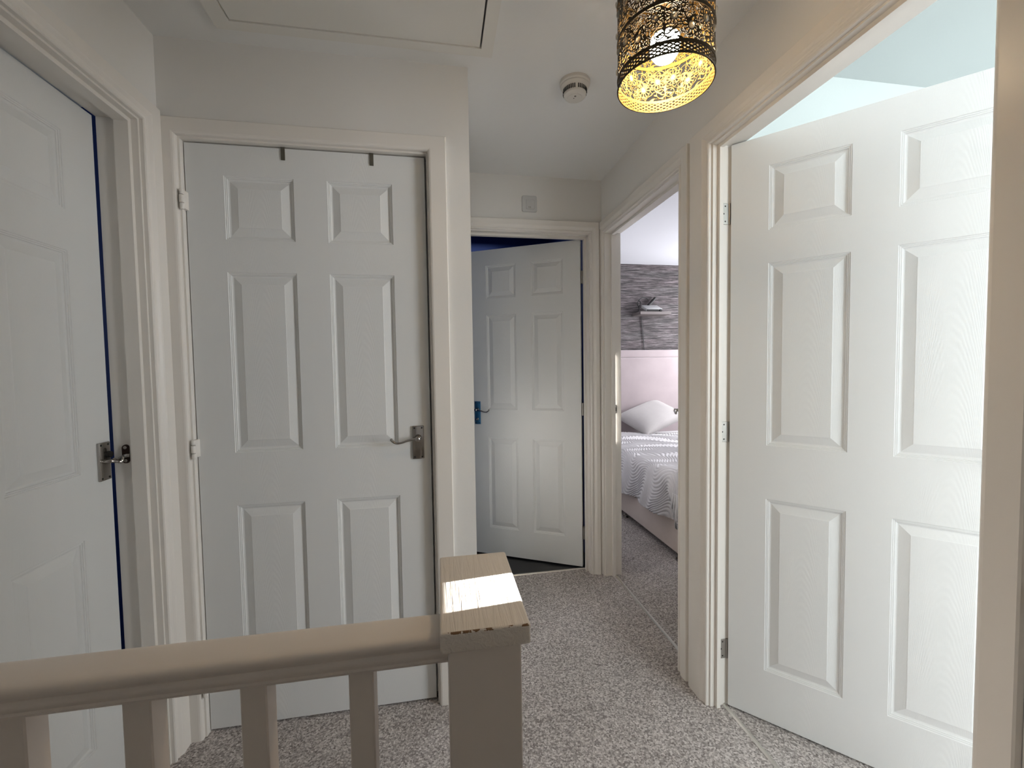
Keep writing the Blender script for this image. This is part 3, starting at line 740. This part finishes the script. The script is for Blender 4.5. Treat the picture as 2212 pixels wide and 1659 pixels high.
# quilt: grid over the top and down the left side and foot, with raised wavy cords
def quilt():
    nu, nv = 460, 420
    x_out, y_out = BX0-.055, BY0-.045
    drop = .325; R = .07
    W_ = BX1-.05-x_out; Ln = 3.86-y_out
    S = np.linspace(0, W_+drop, nu); T = np.linspace(0, Ln, nv)
    co = np.zeros((nu, nv, 3)); nrm = np.zeros((nu, nv, 3))
    zt = .575
    for i, s in enumerate(S):
        # s=0 at hem on the left side, going up and over
        hang = drop-R
        if s < hang: x, z, nx, nz = 0, zt-R-(hang-s), -1, 0
        elif s < hang+R*PI/2: a = (s-hang)/R; x, z, nx, nz = R*(1-math.cos(a)), zt-R+R*math.sin(a), -math.cos(a), math.sin(a)
        else: x, z, nx, nz = R+(s-hang-R*PI/2), zt, 0, 1
        co[i, :, 0] = x_out+x; co[i, :, 1] = y_out+T; co[i, :, 2] = z
        nrm[i, :, 0] = nx; nrm[i, :, 2] = nz
    Sg, Tg = np.meshgrid(S, T, indexing='ij')
    # foot end droops
    f = np.clip((.12-Tg)/.12, 0, 1)**2; co[:, :, 2] -= f*.20*(Sg > .2)
    # hem wander and soft folds
    hemw = .012*np.sin(Tg*5.3+.8)+.008*np.sin(Tg*13)+.015
    lower = np.clip((.26-Sg)/.26, 0, 1); co[:, :, 2] += lower*hemw
    co[:, :, 0] += lower*(.016*np.sin(Tg*11+1)+.010*np.sin(Tg*23))
    co += nrm*(.010*np.sin(Sg*6.1+Tg*3)+.009*np.sin(Sg*3+Tg*8.2))[..., None]
    # wave cords: alternating hills and valleys, stepped phase between neighbouring columns
    amp = .050+.020*np.sin(2*PI*Sg/.61)
    ph = (Sg+amp*np.cos(2*PI*(Tg+.10*np.sin(2*PI*Sg/.83))/.36)+.012*np.sin(2*PI*Tg/.17+Sg*9))/.026
    cord = np.abs(np.sin(PI*ph))**1.2
    co -= nrm*((1-cord)*.0085)[..., None]
    v = co.reshape(-1, 3); idx = np.arange(nu*nv).reshape(nu, nv)
    q = np.stack([idx[:-1, :-1], idx[1:, :-1], idx[1:, 1:], idx[:-1, 1:]], -1).reshape(-1, 4)
    me = bpy.data.meshes.new('quilt'); me.from_pydata(v.tolist(), [], q.tolist()); me.materials.append(M_QUILT); me.shade_smooth()
    o = bpy.data.objects.new('quilt', me); COL.objects.link(o)
    md = o.modifiers.new('thickness', 'SOLIDIFY'); md.thickness = .012; md.offset = -1
    tag(o, 'white quilt with raised wavy stitching hanging over the side of the bed', 'quilt')
quilt()
# pillow
def pillow(name, c, rx, ry, rz, r3, wx, wy, th, label, material):
    n = 60; V_ = []; 
    for sgn in (1, -1):
        for i in range(n+1):
            for j in range(n+1):
                a = i/n*2-1; b_ = j/n*2-1
                e = max(0, (1-abs(a)**2.6)*(1-abs(b_)**2.6))**.45
                pin = 1-.07*(1-abs(a)**2)*abs(b_)**3; pin2 = 1-.07*(1-abs(b_)**2)*abs(a)**3
                cord = abs(math.sin(PI*((b_*wy*.5+.05*math.cos(a*9)+.03*math.sin(a*4+1))/.018)))**1.5
                h = sgn*(th*.5*e)+sgn*(cord-1)*.004*min(1, e*2)
                V_.append((a*wx*.5*pin2, b_*wy*.5*pin, h))
    m1 = (n+1)**2; q = []
    for i in range(n):
        for j in range(n):
            k = i*(n+1)+j
            q.append((k, k+n+1, k+n+2, k+1)); q.append((m1+k, m1+k+1, m1+k+n+2, m1+k+n+1))
    bm = BM(); vs = [bm.verts.new(v) for v in V_]
    for f in q: bm.faces.new([vs[i] for i in f])
    bmesh.ops.remove_doubles(bm, verts=bm.verts, dist=1e-5)
    M = Matrix.Translation(c) @ Matrix.Rotation(rz, 4, 'Z') @ Matrix.Rotation(rx, 4, 'X') @ Matrix.Rotation(ry, 4, 'Y') @ Matrix.Rotation(r3, 4, 'Z')
    o = put(name, bm, material, None, M, smooth=True); tag(o, label, 'pillow'); return o
M_PILLOW = fabric('pillow_cotton', (.38, .355, .345), 120, .5, .2)
pillow('pillow', (2.095, 3.965, .715), math.radians(25), math.radians(-3), math.radians(-8), math.radians(30), .58, .42, .16, 'pale quilted pillow resting corner up against the pink headboard', M_PILLOW)

# shelf with gadgets and cables
r_ = empty('floating_shelf', (2.2, YB, 1.76), 'small grey brown floating shelf on the streaked wallpaper above the bed', 'shelf')
M_SHELF = painted('shelf_grey', (.13, .11, .105), .6, 60, .05)
bm = BM(); box(bm, 2.035, 2.375, YB-.195, YB, 1.752, 1.782, .002, 1); put('board', bm, M_SHELF, r_)
r_ = empty('media_box', (2.21, 4.16, 1.782), 'small pale grey box with black front standing on the shelf above the bed', 'electronics')
MT = Matrix.Translation((2.20, 4.10, 1.7855)) @ Matrix.Rotation(math.radians(24), 4, 'X')
bm = BM(); box(bm, -.088, .088, 0, .125, 0, .030, .004, 2); put('case', bm, M_BOX, r_, MT, smooth=35)
bm = BM(); box(bm, -.080, .084, -.005, .001, .003, .024); put('front_panel', bm, M_BLACK, r_, MT)
bm = BM(); lathe(bm, (.070, -.004, .014), (0, -1, 0), [(0, .0125), (.006, .0125), (.008, .010), (.008, .006), (.006, .005), (.006, 0)], 24); put('dial', bm, M_BLACK, r_, MT, smooth=30)
bm = BM(); tube(bm, [(2.20, 4.225, 1.862), (2.245, 4.230, 1.905), (2.285, 4.235, 1.945)], [.019, .022, .019], 14, .7)
tag(put('power_adapter', bm, M_BLACK, smooth=50), 'black power adapter leaning upright behind the small box on the shelf', 'adapter')
bm = BM(); tube(bm, [(2.215, 4.246, 1.925), (2.185, 4.245, 1.945), (2.14, 4.24, 1.945), (2.10, 4.24, 1.915), (2.085, 4.24, 1.88), (2.10, 4.235, 1.855), (2.12, 4.23, 1.88), (2.11, 4.235, 1.91), (2.088, 4.24, 1.90), (2.092, 4.235, 1.865), (2.105, 4.242, 1.835), (2.100, 4.242, 1.80), (2.09, 4.242, 1.789)], .0052, 8)
tag(put('cable', bm, M_BLACK, smooth=True), 'black cable looped on the shelf behind the small box', 'cable')
for k, (xa, xb, rr, lab) in enumerate(((2.135, 2.170, .0034, 'thicker black cable hanging from the shelf down to the headboard'), (2.150, 2.172, .0014, 'thin black cable hanging just right of the thicker one'))):
    bm = BM(); tube(bm, [(xa, YB-.010, 1.752), (xa+(xb-xa)*.3, YB-.009, 1.65), (xa+(xb-xa)*.65, YB-.009, 1.52), (xb, YB-.009, 1.392)], rr, 8)
    tag(put('cable', bm, M_BLACK, smooth=True), lab, 'cable')
